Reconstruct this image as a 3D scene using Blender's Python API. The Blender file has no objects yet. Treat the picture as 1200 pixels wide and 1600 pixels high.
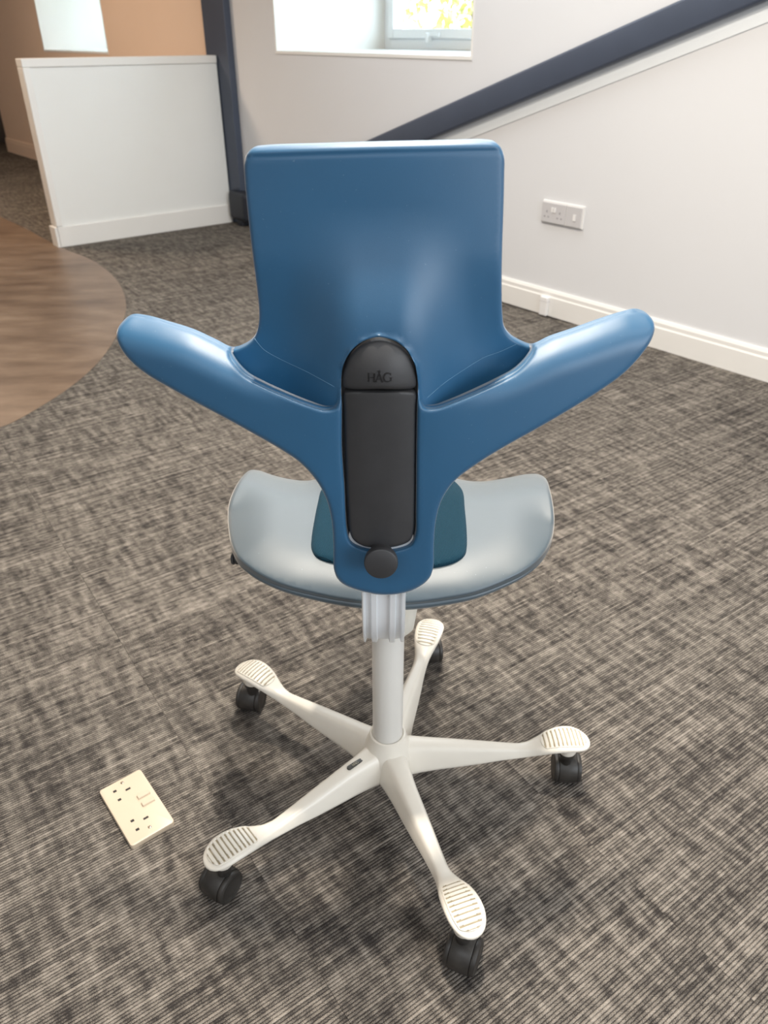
import bpy, bmesh, math, random
import numpy as np
from mathutils import Vector, Matrix
from mathutils.geometry import delaunay_2d_cdt

random.seed(7); np.random.seed(7)
sc = bpy.context.scene
COL = sc.collection
PI = math.pi

# ------------------------------------------------------------------ camera
CAM_H, FPX, PITCH = 1.2, 1200.0, math.radians(32)
cd = bpy.data.cameras.new('camera'); cam = bpy.data.objects.new('camera', cd); COL.objects.link(cam)
cam.location = (0, 0, CAM_H); cam.rotation_euler = (PI/2 - PITCH, 0, 0)
cd.sensor_fit = 'AUTO'; cd.sensor_width = 36.0; cd.lens = 36.0*FPX/1600.0
cd.clip_start = 0.02; cd.clip_end = 200
cd.dof.use_dof = True; cd.dof.focus_distance = 0.98; cd.dof.aperture_fstop = 8.0
sc.camera = cam

# ------------------------------------------------------------------ view, world, lights
sc.view_settings.view_transform = 'Standard'; sc.view_settings.look = 'None'
sc.view_settings.gamma = 1.0; sc.view_settings.exposure = 0.0
sc.view_settings.use_curve_mapping = False
w = bpy.data.worlds.new('sky'); sc.world = w; w.use_nodes = True
w.node_tree.nodes['Background'].inputs[0].default_value = (0.70, 0.85, 1.0, 1)
w.node_tree.nodes['Background'].inputs[1].default_value = 7.0

def area(name, loc, target, sx, sy, power, col):
    l = bpy.data.lights.new(name, 'AREA'); l.shape = 'RECTANGLE'; l.size = sx; l.size_y = sy
    l.energy = power; l.color = col
    o = bpy.data.objects.new(name, l); COL.objects.link(o); o.location = loc
    o.rotation_euler = (Vector(target)-Vector(loc)).to_track_quat('-Z', 'Y').to_euler()
    return o
area('rooflight', (-0.08, 3.92, 2.34), (-0.75, 2.95, 0.8), 2.3, 1.0, 42, (0.93, 0.97, 1.0))       # roof window over the long wall
area('ceiling_lamp', (0.08, 1.02, 2.66), (0.08, 1.02, 0), 0.10, 0.10, 50, (1.0, 0.91, 0.79))
area('ceiling_lamp', (0.05, 1.85, 2.66), (0.05, 1.85, 0), 0.10, 0.10, 56, (1.0, 0.91, 0.79))
area('ceiling_lamp', (1.3, 0.2, 2.66), (1.3, 0.2, 0), 0.5, 0.5, 9, (1.0, 0.92, 0.82))
area('rooflight', (-0.6, -1.6, 2.66), (-0.6, -1.6, 0), 2.0, 1.2, 36, (0.94, 0.97, 1.0))
area('fill_light', (2.55, -1.35, 1.45), (0.2, 1.2, 0.9), 2.4, 1.5, 80, (0.86, 0.93, 1.0))     # added fill from the near wall side, no window there
area('ceiling_lamp', (-3.6, 5.6, 2.66), (-3.6, 5.6, 0), 0.6, 0.6, 72, (1.0, 0.77, 0.57))
area('ceiling_lamp', (-2.6, 2.6, 2.66), (-2.6, 2.6, 0), 0.6, 0.6, 15, (1.0, 0.82, 0.62))

# ------------------------------------------------------------------ helpers
CT, ST = math.cos(PITCH), math.sin(PITCH)
def ray(px, py):
    px = np.asarray(px, float); py = np.asarray(py, float)
    u = (px-600)/FPX; v = (py-800)/FPX
    return u, CT - v*ST, -ST - v*CT
def at_y(px, py, Y):
    u, dy, dz = ray(px, py); s = Y/dy
    return np.stack([u*s, dy*s, CAM_H+dz*s], -1)
def at_z(px, py, Z):
    u, dy, dz = ray(px, py); s = (Z-CAM_H)/dz
    return np.stack([u*s, dy*s, CAM_H+dz*s], -1)
def fl(px, py, z=0.0):
    return at_z(px, py, z)[:2]

# wall frame: s runs along the long wall (away to the left), n comes off it into the room
W0 = fl(1200, 595); _d = fl(380, 347)-W0; WD = _d/np.linalg.norm(_d); WN = np.array([-WD[1], WD[0]])
if WN @ (-W0) < 0: WN = -WN
def wp(s, n, z):
    p = W0 + WD*s + WN*n
    return Vector((p[0], p[1], z))
def on_wall(px, py, off=0.0):
    u, dy, dz = ray(px, py); r = np.array([float(u), float(dy)])
    k = ((W0+WN*off) @ WN)/(r @ WN); P = r*k
    return float((P-W0) @ WD), float(CAM_H+dz*k)

def link(name, me, mat=None, parent=None):
    o = bpy.data.objects.new(name, me); COL.objects.link(o)
    if mat is not None:
        for m in (mat if isinstance(mat, (list, tuple)) else [mat]): me.materials.append(m)
    if parent is not None: o.parent = parent
    return o
def obj(name, bm, mat=None, parent=None, smooth=False, sharp=None):
    me = bpy.data.meshes.new(name); bmesh.ops.recalc_face_normals(bm, faces=bm.faces[:])
    bm.to_mesh(me); bm.free()
    if smooth:
        for p in me.polygons: p.use_smooth = True
        if sharp: me.set_sharp_from_angle(angle=math.radians(sharp))
    return link(name, me, mat, parent)
def empty(name, loc, label, cat, group=None):
    o = bpy.data.objects.new(name, None); COL.objects.link(o); o.location = loc
    o.empty_display_size = 0.05
    bpy.context.view_layer.update()
    return tag(o, label, cat, group)
def tag(o, label, cat, group=None):
    o['label'] = label; o['category'] = cat
    if group: o['group'] = group
    return o
def structure(o): o['kind'] = 'structure'; return o
def keep(o, parent):            # parent without moving (parents are unrotated empties)
    o.parent = parent; o.matrix_parent_inverse = Matrix.Translation(-parent.location); return o

def bm_box(bm, corners):        # 8 corners: bottom loop 4, top loop 4
    v = [bm.verts.new(c) for c in corners]
    for f in ((0,1,2,3),(4,5,6,7),(0,1,5,4),(1,2,6,5),(2,3,7,6),(3,0,4,7)):
        bm.faces.new([v[i] for i in f])
    return v
def bevel(bm, r, seg=2):
    bmesh.ops.bevel(bm, geom=bm.edges[:], offset=r, segments=seg, profile=0.5, affect='EDGES')
def wall_box(s0, s1, n0, n1, z0, z1, bev=0.0, seg=2):
    bm = bmesh.new()
    bm_box(bm, [wp(s0,n0,z0),wp(s1,n0,z0),wp(s1,n1,z0),wp(s0,n1,z0),wp(s0,n0,z1),wp(s1,n0,z1),wp(s1,n1,z1),wp(s0,n1,z1)])
    bmesh.ops.recalc_face_normals(bm, faces=bm.faces[:])
    if bev: bevel(bm, bev, seg)
    return bm
def join(*bms):
    out = bmesh.new()
    for b in bms:
        me = bpy.data.meshes.new('tmp'); b.to_mesh(me); b.free(); out.from_mesh(me); bpy.data.meshes.remove(me)
    return out
def prism(pts_a, pts_b):        # two matching loops
    bm = bmesh.new(); a = [bm.verts.new(p) for p in pts_a]; b = [bm.verts.new(p) for p in pts_b]
    bm.faces.new(a); bm.faces.new(b[::-1]); n = len(a)
    for i in range(n): bm.faces.new([a[i], a[(i+1)%n], b[(i+1)%n], b[i]])
    bmesh.ops.recalc_face_normals(bm, faces=bm.faces[:])
    return bm
def lathe(profile, seg=40, M=None, cap=True):
    bm = bmesh.new(); rings = []
    for r, z in profile:
        rings.append([bm.verts.new((r*math.cos(2*PI*k/seg), r*math.sin(2*PI*k/seg), z)) for k in range(seg)])
    for a, b in zip(rings, rings[1:]):
        for k in range(seg): bm.faces.new([a[k], a[(k+1)%seg], b[(k+1)%seg], b[k]])
    if cap: bm.faces.new(rings[0][::-1]); bm.faces.new(rings[-1])
    if M is not None: bm.transform(M)
    return bm
def frame_to(axis, loc):        # z axis of local frame -> axis
    return Matrix.Translation(loc) @ Vector(axis).to_track_quat('Z', 'Y').to_matrix().to_4x4()
def loft(rings, cap=True):
    bm = bmesh.new(); R = [[bm.verts.new(p) for p in ring] for ring in rings]; n = len(R[0])
    for a, b in zip(R, R[1:]):
        for k in range(n): bm.faces.new([a[k], a[(k+1)%n], b[(k+1)%n], b[k]])
    if cap: bm.faces.new(R[0][::-1]); bm.faces.new(R[-1])
    return bm
def smooth01(a, b, x):
    t = np.clip((x-a)/(b-a), 0, 1); return t*t*(3-2*t)

# ---- 2D outline tools for moulded shells
def spline(pts, step, closed=True):
    P = np.array(pts, float); n = len(P); out = []
    for i in range(n if closed else n-1):
        if closed: p0,p1,p2,p3 = P[(i-1)%n],P[i],P[(i+1)%n],P[(i+2)%n]
        else: p0,p1,p2,p3 = P[max(i-1,0)],P[i],P[i+1],P[min(i+2,n-1)]
        m = max(2, int(np.linalg.norm(p2-p1)/step)+1)
        # centripetal tangents keep tight corners from overshooting
        d1=max(np.linalg.norm(p1-p0),1e-6)**.5; d2=max(np.linalg.norm(p2-p1),1e-6)**.5; d3=max(np.linalg.norm(p3-p2),1e-6)**.5
        t1=((p1-p0)/d1-(p2-p0)/(d1+d2)+(p2-p1)/d2)*d2; t2=((p2-p1)/d2-(p3-p1)/(d2+d3)+(p3-p2)/d3)*d2
        for k in range(m):
            t=k/m; h=t*t
            out.append((2*h*t-3*h+1)*p1+(h*t-2*h+t)*t1+(-2*h*t+3*h)*p2+(h*t-h)*t2)
    if not closed: out.append(P[-1])
    return np.array(out)
def inside(P, poly):
    x, y = P[:,0], P[:,1]; r = np.zeros(len(P), bool); q = np.roll(poly, -1, 0)
    for (x1,y1),(x2,y2) in zip(poly, q):
        if y1 == y2: continue
        c = ((y1 > y) != (y2 > y)) & (x < (x2-x1)*(y-y1)/(y2-y1)+x1); r ^= c
    return r
def dist(P, line, closed=True):
    a = line if closed else line[:-1]; b = np.roll(line,-1,0) if closed else line[1:]
    best = np.full(len(P), 1e9)
    for p, q in zip(a, b):
        d = q-p; L = d@d
        if L < 1e-12: continue
        t = np.clip(((P-p)@d)/L, 0, 1)[:,None]; best = np.minimum(best, ((P-p-t*d)**2).sum(1))
    return np.sqrt(best)
def shell(name, outline, holes, fn, thick, step, mat, parent, rows=(1.2, 3.0, 6.0), extra=()):
    """moulded shell: outline/holes give the pattern, fn bends it to 3-D, thick is the offset of its other face"""
    loops = [np.asarray(outline)]+[np.asarray(h) for h in holes]
    verts, edges = [], []
    for L in loops:
        b = len(verts); n = len(L); verts += [tuple(p) for p in L]; edges += [(b+i, b+(i+1)%n) for i in range(n)]
    nb = len(verts); B = np.vstack(loops)
    lo, hi = B.min(0), B.max(0); G = []
    j = 0; y = lo[1]
    while y < hi[1]:
        xs = np.arange(lo[0]+(j%2)*step/2, hi[0], step); G.append(np.stack([xs, np.full(len(xs), y)], 1)); y += step*0.87; j += 1
    G = np.vstack(G)
    def dall(P): return np.min([dist(P, L) for L in loops], 0)
    def ok(P):
        r = inside(P, loops[0])
        for h in loops[1:]: r &= ~inside(P, h)
        return r
    G = G[ok(G)]; G = G[dall(G) > rows[-1]+step*0.4]
    near = []
    for L in loops:
        t = np.roll(L,-1,0)-np.roll(L,1,0); t /= np.linalg.norm(t,axis=1)[:,None]+1e-9
        nrm = np.stack([-t[:,1], t[:,0]], 1)
        for r in rows:
            for sgn in (-1, 1):
                Q = L+nrm*r*sgn; Q = Q[ok(Q)]
                if len(Q): near.append(Q[dall(Q) > r*0.93])
    E = [np.asarray(e) for e in extra]
    if E:
        EE = np.vstack(E); EE = EE[ok(EE)]; EE = EE[dall(EE) > rows[-1]+0.8]
        key = {}
        for g in EE: key.setdefault((int(g[0]//8), int(g[1]//8)), []).append(g)
        keepm = []
        for g in G:
            c = (int(g[0]//8), int(g[1]//8)); near_e = False
            for dx in (-1,0,1):
                for dy in (-1,0,1):
                    for h in key.get((c[0]+dx, c[1]+dy), ()):
                        if (h[0]-g[0])**2+(h[1]-g[1])**2 < 6: near_e = True
            keepm.append(not near_e)
        G = np.vstack([G[np.array(keepm)], EE])
    P = np.vstack([np.array(verts)]+near+[G])
    vo, _, fo, *_ = delaunay_2d_cdt([Vector(p) for p in P], edges, [], 0, 1e-6)
    V = np.array([tuple(v) for v in vo]); F = np.array([list(f) for f in fo if len(f) == 3])
    F = F[ok(V[F].mean(1))]
    X = fn(V); n = len(V)
    Y = X+(np.asarray(thick) if np.ndim(thick) == 1 else thick(V))
    a = V[F]; ar = (a[:,1,0]-a[:,0,0])*(a[:,2,1]-a[:,0,1])-(a[:,1,1]-a[:,0,1])*(a[:,2,0]-a[:,0,0])
    F[ar < 0] = F[ar < 0][:, ::-1]
    cnt = {}
    for f in F:
        for i in range(3): cnt[(f[i], f[(i+1)%3])] = 1
    rim = [(i, j) for (i, j) in cnt if (j, i) not in cnt]
    faces = [tuple(int(i) for i in f) for f in F]+[tuple(int(i)+n for i in f[::-1]) for f in F]+[(int(j), int(i), int(i)+n, int(j)+n) for i, j in rim]
    me = bpy.data.meshes.new(name); me.from_pydata([tuple(p) for p in np.vstack([X, Y])], [], faces)
    bm = bmesh.new(); bm.from_mesh(me); bmesh.ops.delete(bm, geom=[v for v in bm.verts if not v.link_faces], context='VERTS')
    bpy.data.meshes.remove(me)
    return obj(name, bm, mat, parent, smooth=True, sharp=62)

# ------------------------------------------------------------------ materials
def new_mat(name):
    m = bpy.data.materials.new(name); m.use_nodes = True; nt = m.node_tree
    return m, nt, nt.nodes['Principled BSDF']
def N(nt, t, **kw):
    n = nt.nodes.new(t)
    for k, v in kw.items(): setattr(n, k, v)
    return n
def noise(nt, scale, detail=2.0, vec=None, rough=0.5):
    n = N(nt, 'ShaderNodeTexNoise'); n.inputs['Scale'].default_value = scale; n.inputs['Detail'].default_value = detail
    n.inputs['Roughness'].default_value = rough
    if vec is not None: nt.links.new(vec, n.inputs['Vector'])
    return n
def ramp(nt, src, stops):
    r = N(nt, 'ShaderNodeValToRGB'); e = r.color_ramp.elements
    while len(e) < len(stops): e.new(0.5)
    for q, (p, c) in zip(e, stops): q.position = p; q.color = (*c, 1) if len(c) == 3 else c
    nt.links.new(src, r.inputs[0]); return r
def bump(nt, b, src, strength, dist_):
    n = N(nt, 'ShaderNodeBump'); n.inputs['Strength'].default_value = strength; n.inputs['Distance'].default_value = dist_
    nt.links.new(src, n.inputs['Height']); nt.links.new(n.outputs[0], b.inputs['Normal']); return n
def simple(name, col, rough=0.5, grain=0.0, gscale=900, var=0.06, vscale=6.0, metal=0.0, spec=0.5):
    m, nt, b = new_mat(name)
    tc = N(nt, 'ShaderNodeNewGeometry')
    n1 = noise(nt, vscale, 4, tc.outputs['Position'])
    lo = tuple(max(0, c*(1-var)) for c in col); hi = tuple(min(1, c*(1+var)) for c in col)
    r = ramp(nt, n1.outputs['Fac'], [(0.3, lo), (0.7, hi)]); nt.links.new(r.outputs[0], b.inputs['Base Color'])
    b.inputs['Roughness'].default_value = rough; b.inputs['Metallic'].default_value = metal
    b.inputs['Specular IOR Level'].default_value = spec
    if grain: bump(nt, b, noise(nt, gscale, 2, tc.outputs['Position']).outputs['Fac'], grain, 0.0006)
    return m
def mathn(nt, op, a, bv=None, c=None):
    n = N(nt, 'ShaderNodeMath', operation=op)
    for i, v in enumerate((a, bv, c)):
        if v is None: continue
        if hasattr(v, 'is_output'): nt.links.new(v, n.inputs[i])
        else: n.inputs[i].default_value = v
    return n.outputs[0]

RIB = math.radians(34.8)
def carpet_material():
    m, nt, b = new_mat('carpet'); g = N(nt, 'ShaderNodeNewGeometry'); oi = N(nt, 'ShaderNodeObjectInfo')
    vr = N(nt, 'ShaderNodeVectorRotate', rotation_type='Z_AXIS'); vr.inputs['Angle'].default_value = -RIB
    nt.links.new(g.outputs['Position'], vr.inputs['Vector'])
    sx = N(nt, 'ShaderNodeSeparateXYZ'); nt.links.new(vr.outputs[0], sx.inputs[0])
    U, V = sx.outputs[0], sx.outputs[1]
    off = mathn(nt, 'MULTIPLY', oi.outputs['Random'], 37.0)
    pitch = 0.0052
    rib_i = mathn(nt, 'FLOOR', mathn(nt, 'DIVIDE', V, pitch))
    rib_f = mathn(nt, 'FRACT', mathn(nt, 'DIVIDE', V, pitch))
    def vec(x, y):
        c = N(nt, 'ShaderNodeCombineXYZ')
        for i, q in enumerate((x, y, off)): nt.links.new(q, c.inputs[i])
        return c.outputs[0]
    def sc_(a, k): return mathn(nt, 'MULTIPLY', a, k)
    along = noise(nt, 1.0, 1, vec(sc_(U, 3.2), sc_(rib_i, 0.62))).outputs['Fac']        # tone drifts slowly along each rib
    cross = noise(nt, 1.0, 2, vec(sc_(U, 58.0), sc_(V, 12.0))).outputs['Fac']           # pale and dark bars across the ribs
    dash = noise(nt, 1.0, 1, vec(sc_(U, 50.0), sc_(rib_i, 0.8))).outputs['Fac']         # short yarn dashes
    fibre = noise(nt, 640.0, 2, g.outputs['Position']).outputs['Fac']
    wide = noise(nt, 1.6, 2, g.outputs['Position']).outputs['Fac']
    t = 0.642
    for nz, k in ((along, 0.62), (cross, 0.64), (dash, 0.55), (fibre, 0.90), (wide, 0.20)):
        t = mathn(nt, 'ADD', t, mathn(nt, 'MULTIPLY', mathn(nt, 'SUBTRACT', nz, 0.5), k))
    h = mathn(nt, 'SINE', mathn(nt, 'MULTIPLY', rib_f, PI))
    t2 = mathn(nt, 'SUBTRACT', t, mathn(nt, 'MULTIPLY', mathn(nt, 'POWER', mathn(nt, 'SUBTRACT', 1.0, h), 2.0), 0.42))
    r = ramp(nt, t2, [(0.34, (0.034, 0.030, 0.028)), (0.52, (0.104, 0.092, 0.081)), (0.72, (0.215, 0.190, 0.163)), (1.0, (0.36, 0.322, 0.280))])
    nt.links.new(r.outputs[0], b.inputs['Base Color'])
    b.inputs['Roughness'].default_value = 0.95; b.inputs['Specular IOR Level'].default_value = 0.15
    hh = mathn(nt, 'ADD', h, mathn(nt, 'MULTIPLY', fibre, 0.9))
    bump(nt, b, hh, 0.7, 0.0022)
    return m
def vinyl_material():
    m, nt, b = new_mat('vinyl'); g = N(nt, 'ShaderNodeNewGeometry')
    mp = N(nt, 'ShaderNodeMapping'); mp.inputs['Rotation'].default_value = (0, 0, -0.45); mp.inputs['Scale'].default_value = (3.0, 8.5, 1)
    nt.links.new(g.outputs['Position'], mp.inputs['Vector'])
    n1 = noise(nt, 1.0, 5, mp.outputs[0], 0.6); n2 = noise(nt, 2.3, 3, g.outputs['Position'])
    t = mathn(nt, 'ADD', mathn(nt, 'MULTIPLY', n1.outputs['Fac'], 0.7), mathn(nt, 'MULTIPLY', n2.outputs['Fac'], 0.3))
    r = ramp(nt, t, [(0.34, (0.095, 0.060, 0.040)), (0.54, (0.175, 0.120, 0.083)), (0.72, (0.265, 0.195, 0.140))])
    nt.links.new(r.outputs[0], b.inputs['Base Color']); b.inputs['Roughness'].default_value = 0.38
    bump(nt, b, n1.outputs['Fac'], 0.15, 0.001); return m
def plastic_blue(name, col, rough, sheen, srough, spec):
    m, nt, b = new_mat(name); g = N(nt, 'ShaderNodeNewGeometry')
    n0 = noise(nt, 5.0, 3, g.outputs['Position'])
    r = ramp(nt, n0.outputs['Fac'], [(0.3, tuple(c*0.93 for c in col)), (0.7, tuple(c*1.07 for c in col))])
    sp = noise(nt, 420.0, 0, g.outputs['Position']); spk = ramp(nt, sp.outputs['Fac'], [(0.85, (0, 0, 0)), (0.88, (0.25, 0.25, 0.25))])
    mx = N(nt, 'ShaderNodeMix', data_type='RGBA'); nt.links.new(spk.outputs[0], mx.inputs['Factor'])
    nt.links.new(r.outputs[0], mx.inputs['A']); mx.inputs['B'].default_value = (0.25, 0.35, 0.45, 1)
    nt.links.new(mx.outputs['Result'], b.inputs['Base Color'])
    b.inputs['Roughness'].default_value = rough; b.inputs['Specular IOR Level'].default_value = spec
    b.inputs['Sheen Weight'].default_value = sheen; b.inputs['Sheen Roughness'].default_value = srough; b.inputs['Sheen Tint'].default_value = (1, 0.92, 0.83, 1)
    bump(nt, b, noise(nt, 1500.0, 1, g.outputs['Position']).outputs['Fac'], 0.16, 0.0005); return m
def fabric_material():
    m, nt, b = new_mat('teal_fabric'); g = N(nt, 'ShaderNodeNewGeometry')
    sx = N(nt, 'ShaderNodeSeparateXYZ'); nt.links.new(g.outputs['Position'], sx.inputs[0])
    a = mathn(nt, 'SINE', mathn(nt, 'MULTIPLY', mathn(nt, 'ADD', sx.outputs[0], mathn(nt, 'MULTIPLY', sx.outputs[1], 0.5)), 2400.0))
    c = mathn(nt, 'SINE', mathn(nt, 'MULTIPLY', mathn(nt, 'SUBTRACT', sx.outputs[1], mathn(nt, 'MULTIPLY', sx.outputs[0], 0.3)), 2400.0))
    wv = mathn(nt, 'MULTIPLY', a, c)
    r = ramp(nt, mathn(nt, 'MULTIPLY_ADD', wv, 0.5, 0.5), [(0.2, (0.002, 0.014, 0.026)), (0.8, (0.006, 0.048, 0.080))])
    nt.links.new(r.outputs[0], b.inputs['Base Color']); b.inputs['Roughness'].default_value = 0.95; b.inputs['Specular IOR Level'].default_value = 0.2
    b.inputs['Sheen Weight'].default_value = 0.03
    bump(nt, b, wv, 0.5, 0.0006); return m
def glass_material():
    m = bpy.data.materials.new('glass'); m.use_nodes = True; nt = m.node_tree; nt.nodes.clear()
    o = N(nt, 'ShaderNodeOutputMaterial'); t = N(nt, 'ShaderNodeBsdfTransparent'); gl = N(nt, 'ShaderNodeBsdfGlossy')
    gl.inputs['Roughness'].default_value = 0.02; t.inputs[0].default_value = (0.96, 0.98, 0.97, 1)
    mx = N(nt, 'ShaderNodeMixShader')
    mx.inputs[0].default_value = 0.05; nt.links.new(t.outputs[0], mx.inputs[1]); nt.links.new(gl.outputs[0], mx.inputs[2])
    nt.links.new(mx.outputs[0], o.inputs[0]); return m

M_CARPET = carpet_material(); M_VINYL = vinyl_material()
M_WALL = simple('white_wall_paint', (0.69, 0.695, 0.71), 0.85, 0.12, 500, 0.015, 1.2, spec=0.3)
M_PEACH = simple('peach_wall', (0.80, 0.62, 0.49), 0.85, 0.12, 500, 0.03, 1.2, spec=0.3)  # peach tone set in the base colour
M_TRIM = simple('white_gloss_trim', (0.80, 0.785, 0.755), 0.45, 0, var=0.01)
M_PARTITION = simple('partition_paint', (0.80, 0.805, 0.785), 0.6, 0.1, 500, 0.015, 2, spec=0.4)
M_LIGHT_BAND = simple('cool_light_band', (0.78, 0.82, 0.85), 0.6, var=0.01)  # cool white standing for light reflected on the wall
M_CEIL = simple('ceiling_paint', (0.80, 0.79, 0.78), 0.9, var=0.01)
M_STEEL = simple('navy_steel_paint', (0.055, 0.070, 0.105), 0.5, 0.08, 300, 0.08, 4)
M_DARK = simple('dark_bracket', (0.012, 0.015, 0.024), 0.5)
M_BLUE = plastic_blue('blue_plastic', (0.012, 0.094, 0.200), 0.47, 0.50, 0.33, 0.8)
M_SEAT = plastic_blue('blue_seat_plastic', (0.018, 0.045, 0.066), 0.50, 0.75, 0.42, 0.85)
M_SEAT.node_tree.nodes['Principled BSDF'].inputs['IOR'].default_value = 1.62
M_BLACK = simple('black_plastic', (0.034, 0.034, 0.036), 0.50, 0.25, 1400, 0.1, 30)
M_BLACKW = simple('black_caster_plastic', (0.030, 0.027, 0.024), 0.45, 0.10, 700, 0.35, 40)
M_WHITE = simple('cream_white_lacquer', (0.76, 0.715, 0.63), 0.32, 0.03, 200, 0.02, 20)
M_POST = simple('white_post_lacquer', (0.70, 0.68, 0.635), 0.35, 0, var=0.02)
M_BEIGE = simple('beige_housing_plastic', (0.74, 0.71, 0.63), 0.5, 0.05, 400, 0.03, 12)
M_GROOVE = simple('groove_dirt', (0.33, 0.28, 0.19), 0.8, 0, var=0.2, vscale=60)
M_ALU = simple('satin_aluminium', (0.80, 0.82, 0.84), 0.32, 0, var=0.02, metal=0.25)
M_FABRIC = fabric_material(); M_GLASS = glass_material()
M_SOCKET = simple('cream_socket_plastic', (0.57, 0.475, 0.365), 0.35, 0, var=0.01)
M_SLOT = simple('socket_slot_black', (0.012, 0.010, 0.009), 0.6)
M_WSOCK = simple('grey_white_socket', (0.56, 0.55, 0.56), 0.4, 0, var=0.02)
M_WSFRAME = simple('white_socket_frame', (0.80, 0.79, 0.78), 0.4, 0, var=0.01)
M_SCREW = simple('screw_metal', (0.35, 0.30, 0.24), 0.35, metal=0.9)
M_BADGE = simple('badge_black', (0.03, 0.028, 0.022), 0.4)
M_BADGET = simple('badge_letters', (0.42, 0.38, 0.28), 0.4)
M_FRAMEW = simple('white_window_frame', (0.84, 0.87, 0.90), 0.4, 0, var=0.01)
M_LEAF = simple('yellow_green_leaf', (0.80, 0.76, 0.34), 0.6, 0, var=0.25, vscale=5)
M_BARK = simple('bark', (0.20, 0.15, 0.09), 0.9)
M_GRASS = simple('lawn', (0.20, 0.26, 0.08), 0.9, 0, var=0.3, vscale=3)

# ------------------------------------------------------------------ room shell
S0, S1, ND, HC = -4.0, 10.6, 6.6, 2.72      # along wall, across room, ceiling height
JD = 0.925                                  # window reveal depth
def quad_slab(name, z0, z1, mat, s0=S0-1.2, s1=S1+0.3, n0=-1.2, n1=ND+0.3):
    return structure(obj(name, wall_box(s0, s1, n0, n1, z0, z1), mat))
floor = quad_slab('floor', -0.10, -0.006, M_CARPET, n0=-0.2)
quad_slab('ceiling', HC, HC+0.1, M_CEIL)
w1a, w1b = on_wall(738, 90)[0], on_wall(431, 85)[0]
w2a, w2b = on_wall(170, 83)[0], on_wall(70, 83)[0]
SILL1, SILL2, HEAD, SPL = 1.09, 1.045, 2.25, 4.15
def wall_run(name, s0, s1, wa, wb, sill, mat):
    bms = [wall_box(s0, wa, -JD, 0, -0.02, HC), wall_box(wb, s1, -JD, 0, -0.02, HC),
           wall_box(wa, wb, -JD, 0, -0.02, sill), wall_box(wa, wb, -JD, 0, HEAD, HC)]
    return structure(obj(name, join(*bms), mat))
wall_r = wall_run('wall_right', S0, SPL, w1a, w1b, SILL1, M_WALL)
wall_f = wall_run('wall_far', SPL, 9.27, w2a, w2b, SILL2, M_PEACH)
structure(obj('wall_left', wall_box(S0, S1, ND, ND+0.2, -0.02, HC), M_WALL))
structure(obj('wall_near', wall_box(S0-0.2, S0, -JD, ND+0.2, -0.02, HC), M_WALL))
structure(obj('wall_end', wall_box(S1, S1+0.2, -JD, ND+0.2, -0.02, HC), M_PEACH))
structure(obj('wall_alcove', wall_box(9.27, S1, -JD, -0.25, -0.02, HC), M_PEACH))
dr = structure(obj('door_1', wall_box(9.32, 10.45, -0.25, -0.20, 0.0, 2.1, 0.004), M_DARK))
obj('door_handle', join(lathe([(0.012,0),(0.012,0.05)], 12, frame_to(tuple(WN)+(0,), wp(9.45,-0.20,1.0))), wall_box(9.44, 9.56, -0.155, -0.14, 0.99, 1.01)), M_SCREW, dr, True, 40)

# white-painted linings of the two window reveals, frame and pane
def window(name, wa, wb, sill):
    t = 0.012
    o = structure(obj(name, join(wall_box(wa, wa+t, -JD, 0.002, sill, HEAD), wall_box(wb-t, wb, -JD, 0.002, sill, HEAD),
                                 wall_box(wa, wb, -JD, 0.004, sill-0.004, sill+t), wall_box(wa, wb, -JD, 0.002, HEAD-t, HEAD)), M_TRIM))
    f = 0.062; n0, n1 = -JD-0.02, -JD+0.05
    a, b, z0, z1 = wa+t, wb-t, sill+t, HEAD-t
    obj('window_frame', join(wall_box(a, a+f, n0, n1, z0, z1, .004), wall_box(b-f, b, n0, n1, z0, z1, .004),
                             wall_box(a+f, b-f, n0, n1, z0, z0+f, .004), wall_box(a+f, b-f, n0, n1, z1-f, z1, .004)), M_FRAMEW, o)
    a, b, z0, z1 = a+f, b-f, z0+f, z1-f; g = 0.055; n0, n1 = -JD, -JD+0.075
    cas = obj('window_casement', join(wall_box(a, a+g, n0, n1, z0, z1, .006), wall_box(b-g, b, n0, n1, z0, z1, .006),
                                wall_box(a+g, b-g, n0, n1, z0, z0+g, .006), wall_box(a+g, b-g, n0, n1, z1-g, z1, .006)), M_FRAMEW, o)
    obj('window_pane', wall_box(a+g, b-g, -JD+0.03, -JD+0.036, z0+g, z1-g), M_GLASS, o)
    c = b-0.45
    obj('window_latch', join(wall_box(c-0.06, c+0.06, n1, n1+0.02, z0+0.012, z0+0.035, .004), wall_box(c+0.02, c+0.045, n1, n1+0.035, z0-0.02, z0+0.03, .004)), M_FRAMEW, cas)
    return o
window('window_1', w1a, w1b, SILL1); window('window_2', w2a, w2b, SILL2)

# baseboards with a moulded top
def baseboard(name, s0, s1, h, mat):
    prof = [(0.0,0.0),(0.018,0.0),(0.018,h-0.035),(0.014,h-0.028),(0.014,h-0.012),(0.008,h),(0.0,h)]
    return structure(obj(name, prism([wp(s0, n, z) for n, z in prof], [wp(s1, n, z) for n, z in prof]), mat))
baseboard('baseboard_right', S0, 3.98, 0.125, M_TRIM)
baseboard('baseboard_far', 4.34, 9.27, 0.15, M_PEACH)

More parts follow.
